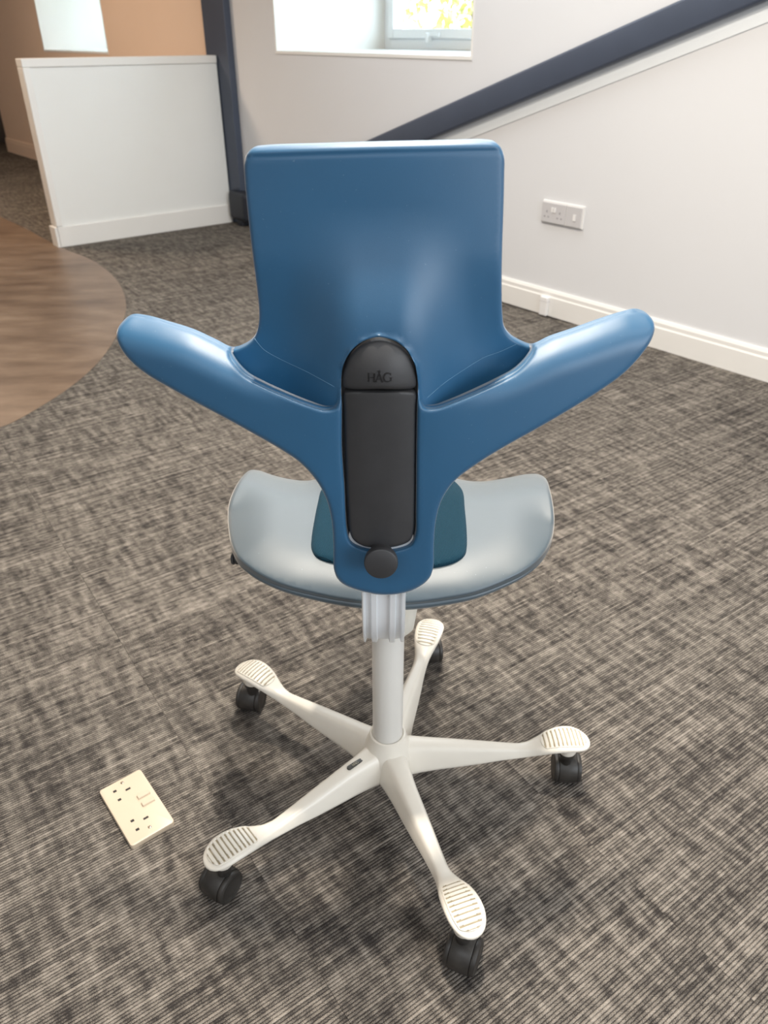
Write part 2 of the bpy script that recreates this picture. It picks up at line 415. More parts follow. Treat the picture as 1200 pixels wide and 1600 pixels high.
# carpet tiles laid on the slab
ca, sa = math.cos(RIB), math.sin(RIB); TO = np.array(fl(926, 1320)); TS = 0.5
tile_mesh = bpy.data.meshes.new('carpet_tile')
_b = bmesh.new(); g_ = 0.00012
bm_box(_b, [(g_,g_,-0.006),(TS-g_,g_,-0.006),(TS-g_,TS-g_,-0.006),(g_,TS-g_,-0.006),(g_+.0002,g_+.0002,0),(TS-g_-.0002,g_+.0002,0),(TS-g_-.0002,TS-g_-.0002,0),(g_+.0002,TS-g_-.0002,0)])
bmesh.ops.recalc_face_normals(_b, faces=_b.faces[:]); _b.to_mesh(tile_mesh); _b.free(); tile_mesh.materials.append(M_CARPET)
def project(p):
    x, y, z = p; z -= CAM_H; dep = y*CT - z*ST
    if dep < 0.05: return None
    return 600+FPX*x/dep, 800-FPX*(y*ST+z*CT)/dep
VIN = [(-1.374,2.491),(-1.346,2.533),(-1.259,2.814),(-1.225,3.102),(-1.25,3.512),(-1.327,3.908),(-1.451,4.258),(-1.623,4.592),(-1.834,4.893),(-2.107,5.18),(-2.659,5.862),(-3.2,6.45),(-4.2,7.3)]
VIN = [(-3.2,1.2),(-1.75,2.0)]+VIN+[(-6.0,7.2),(-6.0,1.2)]
vin_np = np.array(VIN)
nt_ = 0
for i in range(-16, 26):
    for j in range(-16, 30):
        def w_(a, b): return TO+np.array([ca*a*TS-sa*b*TS, sa*a*TS+ca*b*TS])
        pts = [w_(i+a, j+b) for a in (0,.5,1) for b in (0,.5,1)]
        nn = [(p-W0)@WN for p in pts]; ss = [(p-W0)@WD for p in pts]
        if min(nn) < -0.45 or max(nn) > ND or max(ss) > S1 or max(nn) < 0.02: continue
        if all(inside(np.array(pts), vin_np)): continue
        pr = [project((p[0], p[1], 0)) for p in pts]; pr = [q for q in pr if q]
        if not any(-80 < q[0] < 1280 and -80 < q[1] < 1680 for q in pr): continue
        if min(nn) < 0: 
            pass
        o = bpy.data.objects.new('carpet_tile', tile_mesh); COL.objects.link(o); o.parent = floor
        o.location = (*w_(i, j), 0); o.rotation_euler = (0, 0, RIB); nt_ += 1
print('carpet tiles', nt_)
vs = spline(VIN[2:-2], 0.05, closed=False); vs = np.vstack([np.array(VIN[:2]), vs, np.array(VIN[-2:])])
vin = structure(obj('floor_vinyl', prism([(x,y,-0.004) for x,y in vs], [(x,y,0.0015) for x,y in vs]), M_VINYL))

# ------------------------------------------------------------------ steel frame
CF = 0.05
cs0, cs1 = on_wall(348, 0, CF)[0], on_wall(313, 0, CF)[0]
col = empty('steel_column', wp((cs0+cs1)/2, 0.03, 0), 'dark navy steel column standing against the wall behind the white low partition', 'column')
keep(obj('shaft', wall_box(cs0, cs1, 0.001, CF, 0.0, HC-0.005, 0.004), M_STEEL), col)
keep(obj('foot_bracket', join(wall_box(cs0-0.13, cs0+0.10, 0.001, CF+0.055, 0.035, 0.235, 0.03, 3), wall_box(cs0-0.05, cs0+0.02, 0.002, CF+0.04, 0.0, 0.04, 0.008)), M_DARK), col)
BF = 0.045
def beam_pts(pa, pb, off):
    a = on_wall(*pa, off); b = on_wall(*pb, off); k = (b[1]-a[1])/(b[0]-a[0])
    return lambda s: a[1]+k*(s-a[0])
zt = beam_pts((575,218),(1060,0), BF); zb = beam_pts((669,218),(1195,0), BF); zl = beam_pts((763,203),(1200,32), 0.03)
sa_, sb_ = cs0-0.135, -3.2
brace = empty('steel_brace', wp(2.0, 0.03, (zt(2.0)+zb(2.0))/2), 'navy steel brace rising diagonally across the white wall to the upper right', 'beam')
def strip(za, zb_, n0, n1, s0, s1):
    a = [wp(s0,n0,zb_(s0)),wp(s0,n0,za(s0)),wp(s1,n0,za(s1)),wp(s1,n0,zb_(s1))]
    b = [wp(s0,n1,zb_(s0)),wp(s0,n1,za(s0)),wp(s1,n1,za(s1)),wp(s1,n1,zb_(s1))]
    return prism(a, b)
def clampz(f): return lambda s: min(f(s), HC-0.01)
bmx = strip(clampz(zt), clampz(zb), 0.001, BF, sa_, sb_) ; bevel(bmx, 0.012, 3)
keep(obj('beam', bmx, M_STEEL, None, True, 40), brace)
bl = keep(obj('light_band', strip(clampz(lambda s: zb(s)+0.01), clampz(lambda s: zl(s)), 0.001, 0.004, 2.1, sb_), M_LIGHT_BAND), brace); bl['label'] = 'pale band of light on the wall under the brace'  # thin strip coloured as the band of light below the beam

# ------------------------------------------------------------------ low partition
hN, hF = np.array(fl(95, 387)), np.array(fl(365, 347)); HD = (hF-hN)/np.linalg.norm(hF-hN); HL = np.linalg.norm(hF-hN)
HT = np.array([-HD[1], HD[0]]); HT = HT if HT @ WD > 0 else -HT
def hp(a, t, z): p = hN+HD*a+HT*t; return Vector((p[0], p[1], z))
def hbox(a0, a1, t0, t1, z0, z1, bev=0.0):
    bm = bmesh.new(); bm_box(bm, [hp(a0,t0,z0),hp(a1,t0,z0),hp(a1,t1,z0),hp(a0,t1,z0),hp(a0,t0,z1),hp(a1,t0,z1),hp(a1,t1,z1),hp(a0,t1,z1)])
    bmesh.ops.recalc_face_normals(bm, faces=bm.faces[:])
    if bev: bevel(bm, bev, 2)
    return bm
part = empty('low_partition', hp(HL/2, 0.05, 0), 'low white half-height partition wall with white edge trim and baseboard', 'partition')
HZ, TH = 1.068, 0.10
keep(obj('panel', hbox(0.012, HL-0.004, 0.014, TH, 0.0, HZ-0.01), M_PARTITION), part)
keep(obj('top_trim', hbox(0.004, HL-0.004, 0.004, TH+0.01, HZ-0.045, HZ, 0.004), M_TRIM), part)
keep(obj('edge_trim', hbox(0.004, 0.045, 0.0045, TH+0.009, 0.13, HZ-0.045, 0.004), M_TRIM), part)
keep(obj('baseboard', join(hbox(0.0, HL-0.004, 0.0, 0.016, 0.0, 0.125, 0.003), hbox(-0.014, 0.012, 0.0, TH+0.004, 0.0, 0.125, 0.003)), M_TRIM), part)

# ------------------------------------------------------------------ wall socket and cable cover
ws = empty('wall_socket', wp(1.115, 0, 0.433), 'grey-white triple wall socket plate above the baseboard right of the chair', 'socket')
keep(obj('back_frame', wall_box(0.993, 1.236, 0.0, 0.008, 0.430, 0.530, 0.003), M_WSFRAME), ws)
p1 = keep(obj('faceplate', wall_box(1.094, 1.232, 0.008, 0.014, 0.434, 0.522, 0.002), M_WSOCK), ws)
p2 = keep(obj('faceplate', wall_box(1.003, 1.088, 0.008, 0.014, 0.434, 0.522, 0.002), M_WSOCK), ws)
def on_plate(name, s, z, wdt, hgt, mat, parent, proud=0.0005):
    return keep2(obj(name, wall_box(s-wdt/2, s+wdt/2, 0.013, 0.014+proud, z-hgt/2, z+hgt/2), mat), parent, ws)
def keep2(o, parent, root):     # sub-part: parent sits at root's offset with an inverse, so undo nothing more
    o.parent = parent; return o
M_PIN = simple('socket_hole_grey', (0.27, 0.26, 0.28), 0.6)
for c in (1.201, 1.125):
    on_plate('pin_hole', c, 0.482, 0.006, 0.010, M_PIN, p1)
    for k in (-0.011, 0.011): on_plate('pin_hole', c+k, 0.459, 0.008, 0.006, M_PIN, p1)
for c in (1.170, 1.155): on_plate('switch', c, 0.492, 0.010, 0.020, M_WSFRAME, p1, 0.003)
on_plate('switch', 1.040, 0.475, 0.014, 0.026, M_WSFRAME, p2, 0.003)
c1 = on_wall(850, 478, 0.03)[0]
cc = empty('cable_cover', wp(c1, 0.018, 0), 'small white plastic cable cover standing on the carpet against the baseboard', 'cover')
keep(obj('box', wall_box(c1-0.024, c1+0.024, 0.018, 0.040, 0.0, 0.094, 0.006, 3), M_WSFRAME), cc)
keep(obj('lid_seam', wall_box(c1-0.0245, c1+0.0245, 0.018, 0.0405, 0.070, 0.072), M_WSOCK), cc)

# ------------------------------------------------------------------ floor socket
TF = 0.010
cor = np.array([fl(x, y, TF) for x, y in ((154,1236),(220,1200),(272,1284),(205,1323))]); ctr = cor.mean(0)
ex = (cor[2]+cor[1]-cor[3]-cor[0])/2; LW = np.linalg.norm(ex); ex = ex/LW         # short side
ey = np.array([-ex[1], ex[0]]); ey = ey if ey @ (cor[0]-cor[3]) > 0 else -ey
LL = (np.linalg.norm(cor[1]-cor[2])+np.linalg.norm(cor[0]-cor[3]))/2
fs = empty('floor_socket', (ctr[0], ctr[1], 0), 'cream double power socket plate lying on the carpet left of the chair base', 'socket')
fs_ang = math.atan2(ex[1], ex[0])
def loc(px, py): q = np.array(fl(px, py, TF))-ctr; return q@ex, q@ey
def rrect(w_, h_, r, seg=6):
    pts = []
    for cx, cy, a0 in ((w_/2-r, h_/2-r, 0), (-w_/2+r, h_/2-r, PI/2), (-w_/2+r, -h_/2+r, PI), (w_/2-r, -h_/2+r, 1.5*PI)):
        for k in range(seg+1): a = a0+PI/2*k/seg; pts.append((cx+r*math.cos(a), cy+r*math.sin(a)))
    return pts
def slab_rings(cx, cy, w_, h_, r, zs):   # zs: (z, inset)
    return loft([[(cx+x, cy+y, z) for x, y in rrect(w_-2*i, h_-2*i, max(r-i, .0004))] for z, i in zs])
RZ = Matrix.Rotation(fs_ang, 4, 'Z')
def fsobj(name, bm, mat, parent=None):
    bm.transform(RZ); o = obj(name, bm, mat, None, True, 40); o.parent = parent or fs; return o
plate = fsobj('faceplate', slab_rings(0, 0, LW, LL, 0.006, [(0.0,0.0),(TF-0.002,0.0),(TF-0.0006,0.0006),(TF,0.002)]), M_SOCKET)
for px, py, w_, h_ in ((200,1233,.0085,.0042),(228,1278,.0085,.0042),(178.7,1237,.0042,.0062),(186,1250,.0042,.0062),(206,1283,.0042,.0062),(214,1296.5,.0042,.0062)):
    x, y = loc(px, py); x0 = x
    if w_ > h_: fsobj('earth_slot', slab_rings(x, y, 0.0042*2.2, 0.0042, .0004, [(TF-.001,0),(TF+.0003,0)]), M_SLOT, plate)
    else:
        fsobj('pin_slot', slab_rings(x+.001, y, 0.0062, 0.0050, .0004, [(TF-.001,0),(TF+.0003,0)]), M_SLOT, plate)
for px, py in ((191,1223),(234,1292)):
    x, y = loc(px, py); fsobj('screw', lathe([(.0032,TF-.001),(.0032,TF+.0002),(.0024,TF+.0008)], 14, Matrix.Translation((x,y,0))), M_SCREW)
for px, py in ((224.5,1242),(231.5,1253)):
    x, y = loc(px, py); fsobj('switch', slab_rings(x, y, 0.024, 0.0105, .0015, [(TF-.001,0),(TF+.0022,0.0004),(TF+.0034,0.0014)]), M_SOCKET)

# ------------------------------------------------------------------ the office chair
PX, PY = 0.0065, 0.945                       # axis of the post
chair = empty('office_chair', (PX, PY, 0), 'blue plastic swivel chair seen from behind, winged backrest, white five-star base', 'chair')
def cpart(o, parent=None):
    if parent is None: keep(o, chair)
    else: o.parent = parent
    return o

# five-star base
hub_prof = [(0.010,.062),(0.040,.064),(0.047,.074),(0.0475,.092),(0.045,.108),(0.040,.124),(0.0350,.138),(0.0325,.147),(0.0315,.1505),(0.0285,.1515),(0.0270,.149)]
cpart(obj('base_hub', lathe(hub_prof, 48, Matrix.Translation((PX,PY,0))), M_WHITE, None, True, 50))
post = cpart(obj('post', lathe([(.0255,.135),(.0262,.150),(.0262,.452),(.024,.455)], 48, Matrix.Translation((PX,PY,0))), M_POST, None, True, 50))
LEG = [(.018,.038,.128,.066),(.040,.035,.1265,.067),(.060,.0310,.125,.069),(.090,.0275,.1225,.072),(.130,.0248,.1180,.076),(.170,.0220,.1130,.0805),
       (.205,.0185,.1090,.0850),(.235,.0163,.1055,.0875),(.255,.0165,.1075,.0910),(.272,.0203,.1140,.0975),(.288,.0245,.1210,.1050),(.304,.0277,.1260,.1105),
       (.320,.0292,.1280,.1140),(.336,.0287,.1270,.1142),(.348,.0250,.1228,.1125),(.357,.0195,.1195,.1112),(.3625,.0125,.1172,.1105),(.365,.004,.1150,.1110)]
_lr = np.array(LEG)
def leg_at(r): return [float(np.interp(r, _lr[:,0], _lr[:,k])) for k in (1,2,3)]
def leg_section(r, hw, zt_, zb_, n=28):
    c, h = (zt_+zb_)/2, (zt_-zb_)/2; pts = []
    flat = np.clip((r-.24)/.05, 0, 1)
    for k in range(n):
        a = 2*PI*k/n; ca_, sa2 = math.cos(a), math.sin(a); e = 2/(2.9+1.6*(1-flat))
        y = hw*math.copysign(abs(ca_)**e, ca_); z = h*math.copysign(abs(sa2)**e, sa2)
        f = (z/h)                                    # inverted-V flank: wider at the bottom on the arm part
        y *= 1.0-(1-flat)*0.46*(0.5+0.5*f)
        if flat > 0 and f > 0: z -= flat*0.0*y
        pts.append((r, y, c+z))
    return pts
rr = np.unique(np.concatenate([np.linspace(.018,.34,52), np.linspace(.34,.365,12)]))
def catm(r, k):
    return float(np.interp(r, _fine, _tab[k]))
_fine = np.linspace(.018,.365,400)
_tab = []
for k in (1,2,3):
    y = np.interp(_fine, _lr[:,0], _lr[:,k]); ker = np.hanning(19); ker /= ker.sum()
    yp = np.pad(y, 9, mode='edge'); ys = np.convolve(yp, ker, 'valid'); w_ = np.clip((.365-_fine)/.012, 0, 1); _tab.append(ys*w_+y*(1-w_))
leg_bm0 = loft([leg_section(r, catm(r,0), catm(r,1), catm(r,2)) for r in rr])
leg_me = bpy.data.meshes.new('leg'); bmesh.ops.recalc_face_normals(leg_bm0, faces=leg_bm0.faces[:]); leg_bm0.to_mesh(leg_me); leg_bm0.free()
for p in leg_me.polygons: p.use_smooth = True
leg_me.materials.append(M_WHITE)
# ribbed tread let into each foot pad
def tread_mesh():
    T0, T1, nT, nS = .276, .3575, 132, 18; ng = 11
    V, F, mi = [], [], []
    for i in range(nT+1):
        t = i/nT; r = T0+(T1-T0)*t
        hw = catm(r,0)*0.80 if t < .85 else catm(r,0)*0.80
        hw = min(hw, .0235)*min(1, math.sqrt(max(0, 1-((0.0 if t > .12 else (0.12-t)/.12))**2))+.02)*min(1, math.sqrt(max(0, 1-((t-.88)/.12)**2 if t > .88 else 1))+.02)
        for j in range(nS+1):
            s = -1+2*j/nS; y = hw*s
            e = 2.9; cz, h = (catm(r,1)+catm(r,2))/2, (catm(r,1)-catm(r,2))/2
            yy = min(abs(y)/max(catm(r,0),1e-4), .999); z = cz+h*(1-yy**e)**(1/e)
            ph = (t*ng+0.10*s*s) % 1.0; gmask = 1.0 if (ph > .62 and abs(s) < .93 and .02 < t < .98) else 0.0
            V.append((r, y, z+.0019-gmask*.0015))
            mi.append(gmask)
    for i in range(nT):
        for j in range(nS):
            a = i*(nS+1)+j; F.append((a, a+nS+1, a+nS+2, a+1))
    nv = len(V); rimv = [j for j in range(nS+1)]+[i*(nS+1)+nS for i in range(1, nT+1)]+[nT*(nS+1)+j for j in range(nS-1, -1, -1)]+[i*(nS+1) for i in range(nT-1, 0, -1)]
    V += [(V[k][0], V[k][1], V[k][2]-.004) for k in rimv]; mi += [0]*len(rimv)
    F += [(rimv[k], rimv[(k+1)%len(rimv)], nv+(k+1)%len(rimv), nv+k) for k in range(len(rimv))]
    me = bpy.data.meshes.new('tread'); me.from_pydata(V, [], F); me.materials.append(M_WHITE); me.materials.append(M_GROOVE)
    for p, f in zip(me.polygons, F):
        p.use_smooth = False; p.material_index = 1 if sum(mi[v] for v in f) >= 3 else 0
    return me
tread_me = tread_mesh()
ANG = [1.9, 73.7, 145.4, -140.4, -70.3]
WH = [((.343,.972), -4), ((.103,1.294), 8), ((-.276,1.152), -14), ((-.266,.742), -32), ((.119,.629), -24)]   # wheel centre, axle heading
legs = []
for a in ANG:
    o = bpy.data.objects.new('leg', leg_me); COL.objects.link(o); o.location = (PX, PY, 0); o.rotation_euler = (0, 0, math.radians(a)); keep(o, chair)
    t = bpy.data.objects.new('tread', tread_me); COL.objects.link(t); t.parent = o; legs.append(o)
    t['label'] = 'ribbed foot tread with dirty grooves'
# maker's badge on the front-left leg
def letters(h, depth):
    """serif capitals H A-ring G as raised strokes, centred, drawn in x/y, z = relief"""
    bm = bmesh.new()
    def bar(x0, y0, x1, y1, wd):
        d = Vector((x1-x0, y1-y0)); n = Vector((-d.y, d.x)).normalized()*wd/2
        c = [(x0+n.x,y0+n.y),(x0-n.x,y0-n.y),(x1-n.x,y1-n.y),(x1+n.x,y1+n.y)]
        bm_box(bm, [(x,y,-depth*.4) for x,y in c]+[(x,y,depth) for x,y in c])
    T, th, sf = .14, .06, .075
    def serif(x, y): bar(x-sf*1.5, y, x+sf*1.5, y, .045)
    x = -1.15                                              # H
    for xx, wd in ((x, T), (x+.62, T)):
        bar(xx, 0, xx, 1, wd); serif(xx, .03); serif(xx, .97)
    bar(x, .52, x+.62, .52, th)
    x = 0.0                                                # A with ring
    bar(x-.36, 0, x, 1, th); bar(x+.36, 0, x, 1, T); bar(x-.22, .34, x+.24, .34, th); serif(x-.36, .03); serif(x+.36, .03)
    for k in range(12):
        a, b = 2*PI*k/12, 2*PI*(k+1)/12; bar(x+.11*math.cos(a), 1.2+.11*math.sin(a), x+.11*math.cos(b), 1.2+.11*math.sin(b), .06)
    x = .92                                                # G
    for k in range(16):
        a, b = math.radians(45+k*17.5), math.radians(45+(k+1)*17.5)
        wd = th+(T-th)*abs(math.sin((k+.5)/16*PI))
        bar(x+.42*math.cos(a), .5+.5*math.sin(a), x+.42*math.cos(b), .5+.5*math.sin(b), wd)
    bar(x+.36, .05, x+.36, .44, T); bar(x+.20, .44, x+.50, .44, .06); bar(x+.33, .97, x+.33, .72, .06)
    bm.transform(Matrix.Diagonal((h, h, 1, 1))); return bm
bpt = at_z(545, 1203, .119); fl_leg = legs[3]
ba = math.radians(ANG[3])
rb, sb = .074, .0005
sec = leg_section(rb, catm(rb,0), catm(rb,1), catm(rb,2), 400)
q0 = min((q for q in sec if q[2] > .1), key=lambda q: abs(q[1]-sb)); q1 = min((q for q in sec if q[2] > .1), key=lambda q: abs(q[1]-sb+.003))
tilt = math.atan2(q0[2]-q1[2], q0[1]-q1[1])
badge_bm = slab_rings(0, 0, .033, .0085, .0042, [(-.004,0),(.0009,0),(.0014,.0006)])
BM = Matrix.Translation((rb, sb, q0[2])) @ Matrix.Rotation(tilt, 4, 'X') @ Matrix.Rotation(PI, 4, 'Z') @ Matrix.Rotation(.02, 4, 'Y')
badge_bm.transform(BM); badge = obj('badge', badge_bm, M_BADGE, fl_leg, True, 40); badge['label'] = 'small black maker badge on the leg'
lb = letters(.0046, .0004); lb.transform(BM @ Matrix.Translation((0, -.0025, .0014))); lb_o = obj('badge_lettering', lb, M_BADGET, fl_leg)

# casters
for (cx, cy), ax in WH:
    k = WH.index(((cx, cy), ax)); la = math.radians(ANG[k])
    R = .0275; A = Vector((math.cos(math.radians(ax)), math.sin(math.radians(ax)), 0)); c0 = Vector((cx, cy, R))
    st = Vector((PX+.322*math.cos(la), PY+.322*math.sin(la), 0)); dirv = Vector((cx, cy, 0))-st
    F_ = frame_to(A, c0)
    body = lathe([(.019,-.0165),(.0280,-.0162),(.0286,-.0150),(.0289,0),(.0286,.0150),(.0280,.0162),(.019,.0165)], 40, F_)
    neck = lathe([(.0110,.048),(.0115,.066),(.0150,.072),(.0158,.080),(.0150,.082)], 24, Matrix.Translation((st.x*.38+cx*.62, st.y*.38+cy*.62, 0)))
    body.transform(Matrix.Identity(4))
    cst = cpart(obj('caster', join(body, neck), M_BLACKW, None, True, 40))
    for sgn in (-1, 1):
        prof = [(.0215,.0166),(.0270,.0168),(.0274,.0174),(.0274,.0215),(.0262,.0240),(.0225,.0252),(.0205,.0242),(.010,.0246),(.004,.0250)]
        if sgn < 0: prof = [(r, -z) for r, z in prof][::-1]
        obj('wheel', lathe(prof, 40, F_), M_BLACKW, cst, True, 40)
    obj('stem', lathe([(.0150,.078),(.0165,.084),(.0178,.100),(.0178,.116)], 28, Matrix.Translation(((st.x*.40+cx*.60), (st.y*.40+cy*.60), 0))), M_WHITE, cst, True, 40)

# seat mechanism housing, back bar, lever
def hring(z, x0, x1, y0, y1, r): return [((x0+x1)/2+x, (y0+y1)/2+y, z) for x, y in rrect(x1-x0, y1-y0, r, 5)]
cpart(obj('seat_mechanism', loft([hring(.428,-.012,.030,.880,.985,.018), hring(.432,-.022,.038,.872,.990,.020), hring(.445,-.029,.045,.866,.995,.020), hring(.475,-.033,.048,.862,1.01,.018), hring(.535,-.038,.053,.850,1.05,.016)]), M_BEIGE, None, True, 50))
BW = .029
prof_w = [(-.029,0.0),(-.0275,-.006),(-.0255,-.006),(-.0240,-.001),(-.0175,-.001),(-.0160,-.0065),(-.0095,-.0065),(-.0080,-.0015),(.0070,-.0015),(.0085,-.0065),(.0150,-.0065),(.0165,-.001),(.0230,-.001),(.0245,-.006),(.0275,-.006),(.029,0.0),(.029,.012),(-.029,.012)]
path = [(.797,.80,0.0),(.797,.62,0.0)]+[(.897-.1*math.cos(p), .545-.1*math.sin(p), p) for p in np.linspace(0, PI/2, 16)]+[(.945,.445,PI/2)]
rings = []
for y, z, p in path:
    nrm = Vector((0, -math.cos(p), -math.sin(p)))
    rings.append([Vector((-.0005+x, y, z))+nrm*(-q) for x, q in prof_w])
cpart(obj('back_bar', loft(rings), M_ALU, None, True, 30))
lv = at_y(376, 873, 1.01)
rod = lathe([(.005,0),(.005,.20)], 14, frame_to(Vector((-.03,.985,.492))-Vector(lv), Vector(lv)+Vector((.008,0,0))))
lever = cpart(obj('height_lever', rod, M_BLACK, None, True, 40))
pr = []
for k in range(6):
    z = k*.0062; pr += [(.0085,z),(.0095,z+.0010),(.0095,z+.0038),(.0078,z+.0046)]
obj('lever_grip', lathe([(.004,-.001)]+pr+[(.004,.038)], 22, frame_to((1,-.05,.05), Vector(lv)-Vector((.014,0,0)))), M_BLACK, lever, True, 30)

# ---- seat shell: outline read off the photo, bent to its own heights
seat_out = [(356,800),(357,826),(361,850),(371,872),(388,888),(410,902),(445,917),(490,929),(540,939),(590,944),(640,944),(690,938),(740,928),(785,911),(820,893),(845,872),(860,848),(866,822),(865,795),(860,768),(853,748),(841,741),(822,741),(790,747),(757,752),(730,751),(708,745),(695,730),(680,705),(655,685),(610,676),(560,684),(530,704),(515,728),(500,746),(480,751),(455,749),(425,742),(404,735),(390,735),(378,745),(367,762),(359,782)]
seat_out = spline(seat_out, 4)
rear_line = spline([(356,800),(357,826),(361,850),(371,872),(388,888),(410,902),(445,917),(490,929),(540,939),(590,944),(640,944),(690,938),(740,928),(785,911),(820,893),(845,872),(860,848),(866,822)], 5, False)
front_line = spline([(920,730),(880,736),(850,739),(822,741),(790,747),(757,752),(730,751),(708,745),(695,730),(680,705),(655,685),(610,676),(560,684),(530,704),(515,728),(500,746),(480,751),(455,749),(425,742),(404,735),(380,730),(350,722),(310,710)], 5, False)
def seat_z(P):
    u = (P[:,0]-608)/252
    z = .562+.020*np.abs(u)**2.2
    dr_ = dist(P, rear_line, False); df = dist(P, front_line, False)
    vert = smooth01(700, 900, P[:,1])
    z = z-(.010+.020*(1-np.abs(u)**2*.6))*np.clip(1-dr_/80, 0, 1)**2-.016*np.clip(1-df/34, 0, 1)**2
    return z
def seat_fn(P):
    rim = dist(P, seat_out); z = seat_z(P)-.0035*np.clip(1-rim/4.5, 0, 1)**2
    return at_z(P[:,0], P[:,1], z)
seat = cpart(shell('seat', seat_out, [], seat_fn, (0,0,-.010), 7, M_SEAT, None))
pad_out = spline([(505,762),(501,766),(496,785),(490,815),(486,842),(486,858),(492,870),(505,877),(535,884),(570,889),(610,891),(650,890),(690,886),(715,878),(727,868),(730,856),(730,830),(727,795),(723,766),(706,746),(690,722),(660,700),(610,690),(560,700),(532,724)], 4)
def pad_fn(P):
    d_ = dist(P, pad_out); z = seat_z(P)+.0065*(1-np.clip(1-d_/9, 0, 1)**2)-.001
    return at_z(P[:,0], P[:,1], z)
pad = shell('seat_pad', pad_out, [], pad_fn, (0,0,-.005), 7, M_FABRIC, seat); pad['label'] = 'teal woven seat cushion'

# ---- backrest shell with its two wings and pockets
lipL = [(535,590),(532,612),(530,628),(523,637),(508,640),(480,632),(445,618),(412,603),(385,588),(368,570),(360,556),(361,546)]
lipR = [(653,590),(654,612),(657,628),(664,637),(680,638),(710,628),(745,613),(778,597),(806,581),(824,563),(832,550),(832,541)]
armL = [(361,546),(335,534),(300,518),(262,506),(225,496),(203,495),(187,508),(182,524)]
armR = [(832,541),(860,529),(898,516),(940,501),(975,490),(997,486),(1014,493),(1023,508)]
back_out = [(361,546),(335,534),(300,518),(262,506),(225,496),(203,495),(187,508),(182,524),(187,541),(203,563),(228,584),(265,606),(310,631),(355,655),(400,680),(440,703),(470,724),(495,752),(510,780),(518,812),(521,850),(522,890),(528,905),(540,915),(568,925),(600,930),(634,926),(658,915),(671,903),(677,886),(678,850),(681,815),(690,782),(710,752),(742,727),(785,700),(835,672),(885,643),(935,612),(975,583),(1004,552),(1019,528),(1023,508),(1014,493),(997,486),(975,490),(940,501),(898,516),(860,529),(832,541),(814,535),(798,525),(788,510),(785,490),(784,440),(785,380),(787,320),(788,270),(788,245),(783,231),(773,222),(757,219),(700,220),(600,222),(500,225),(415,228),(396,231),(386,240),(382,256),(383,285),(388,340),(395,400),(402,455),(405,490),(403,512),(395,530),(380,541)]
back_out = spline(back_out, 4)
hole = [(534,700),(534,640),(533,600),(536,572),(548,549),(566,534),(592,527),(619,534),(637,549),(649,572),(653,600),(652,640),(651,700),(650,800),(649,836),(643,850),(625,858),(597,861),(566,857),(549,848),(543,834),(538,760)]
hole = spline(hole, 4)
LL_, LR_ = spline(lipL, 3, False), spline(lipR, 3, False); AL, AR = spline(armL, 4, False), spline(armR, 4, False)
panel_poly = np.vstack([LL_, [(330,500),(330,150),(860,150),(860,500)], LR_[::-1], [(650,570),(638,548),(620,532),(592,524),(565,532),(547,548),(536,570)]])
lip_line = np.vstack([LL_])
top_line = np.array([(300,231),(415,228),(500,225),(600,222),(700,220),(757,219),(880,217)], float)
def back_y(P):
    px, py = P[:,0], P[:,1]; dx = np.abs(px-592)
    ridge = (1-smooth01(30, 150, dx))*smooth01(320, 545, py)
    Yp = .775+.013*(dx/200)**2+.030*(1-ridge)+.022*smooth01(60, 190, dx)*smooth01(390, 575, py)
    dt = dist(P, top_line, False)
    Yp = Yp+.007*np.clip(1-dt/13, 0, 1)**2+.0010*np.exp(-((dt-17)/4.0)**2)
    Ya = .7715+.050*(np.clip(dx-85, 0, None)/340)**1.5
    da = np.minimum(dist(P, RL_, False), dist(P, RR_, False)); dl = np.minimum(dist(P, LL_, False), dist(P, LR_, False))
    Ya = Ya+.036*np.clip(1-da/66, 0, 1)**2.2*smooth01(95, 215, dx)+.004*np.clip(1-dl/6, 0, 1)**2
    sd = np.where(inside(P, panel_poly), dl_all(P), -dl_all(P))
    k = smooth01(-1.5, 4.0, sd)
    return Ya*(1-k)+Yp*k
RL_ = spline([(110,462),(160,477),(203,489),(225,496),(262,506),(300,518),(335,534),(361,546),(400,562),(450,580),(520,602)], 5, False)
RR_ = spline([(1085,470),(1040,476),(997,486),(975,490),(940,501),(898,516),(860,529),(832,541),(795,558),(745,578),(675,602)], 5, False)
_pp = panel_poly
def dl_all(P): return dist(P, _pp)
def back_fn(P):
    rim = np.minimum(dist(P, back_out), dist(P, hole)); Y = back_y(P)+.0042*np.clip(1-rim/5, 0, 1)**2
    return at_y(P[:,0], P[:,1], Y)
ext = []
for L in (LL_, LR_):
    t = np.gradient(L, axis=0); t /= np.linalg.norm(t, axis=1)[:,None]+1e-9; nn_ = np.stack([-t[:,1], t[:,0]], 1)
    for r in (-9, -6, -4, -2.2, -.6, .8, 2.4, 4, 6, 9): ext.append(L+nn_*r)
for r in (9, 11.5, 14, 16.5, 19, 21.5, 24): ext.append(np.stack([np.linspace(398, 776, 110), 228-9*np.linspace(0,1,110)+r], 1))
back = cpart(shell('backrest', back_out, [hole], back_fn, (0,.009,0), 6.5, M_BLUE, None, extra=ext))

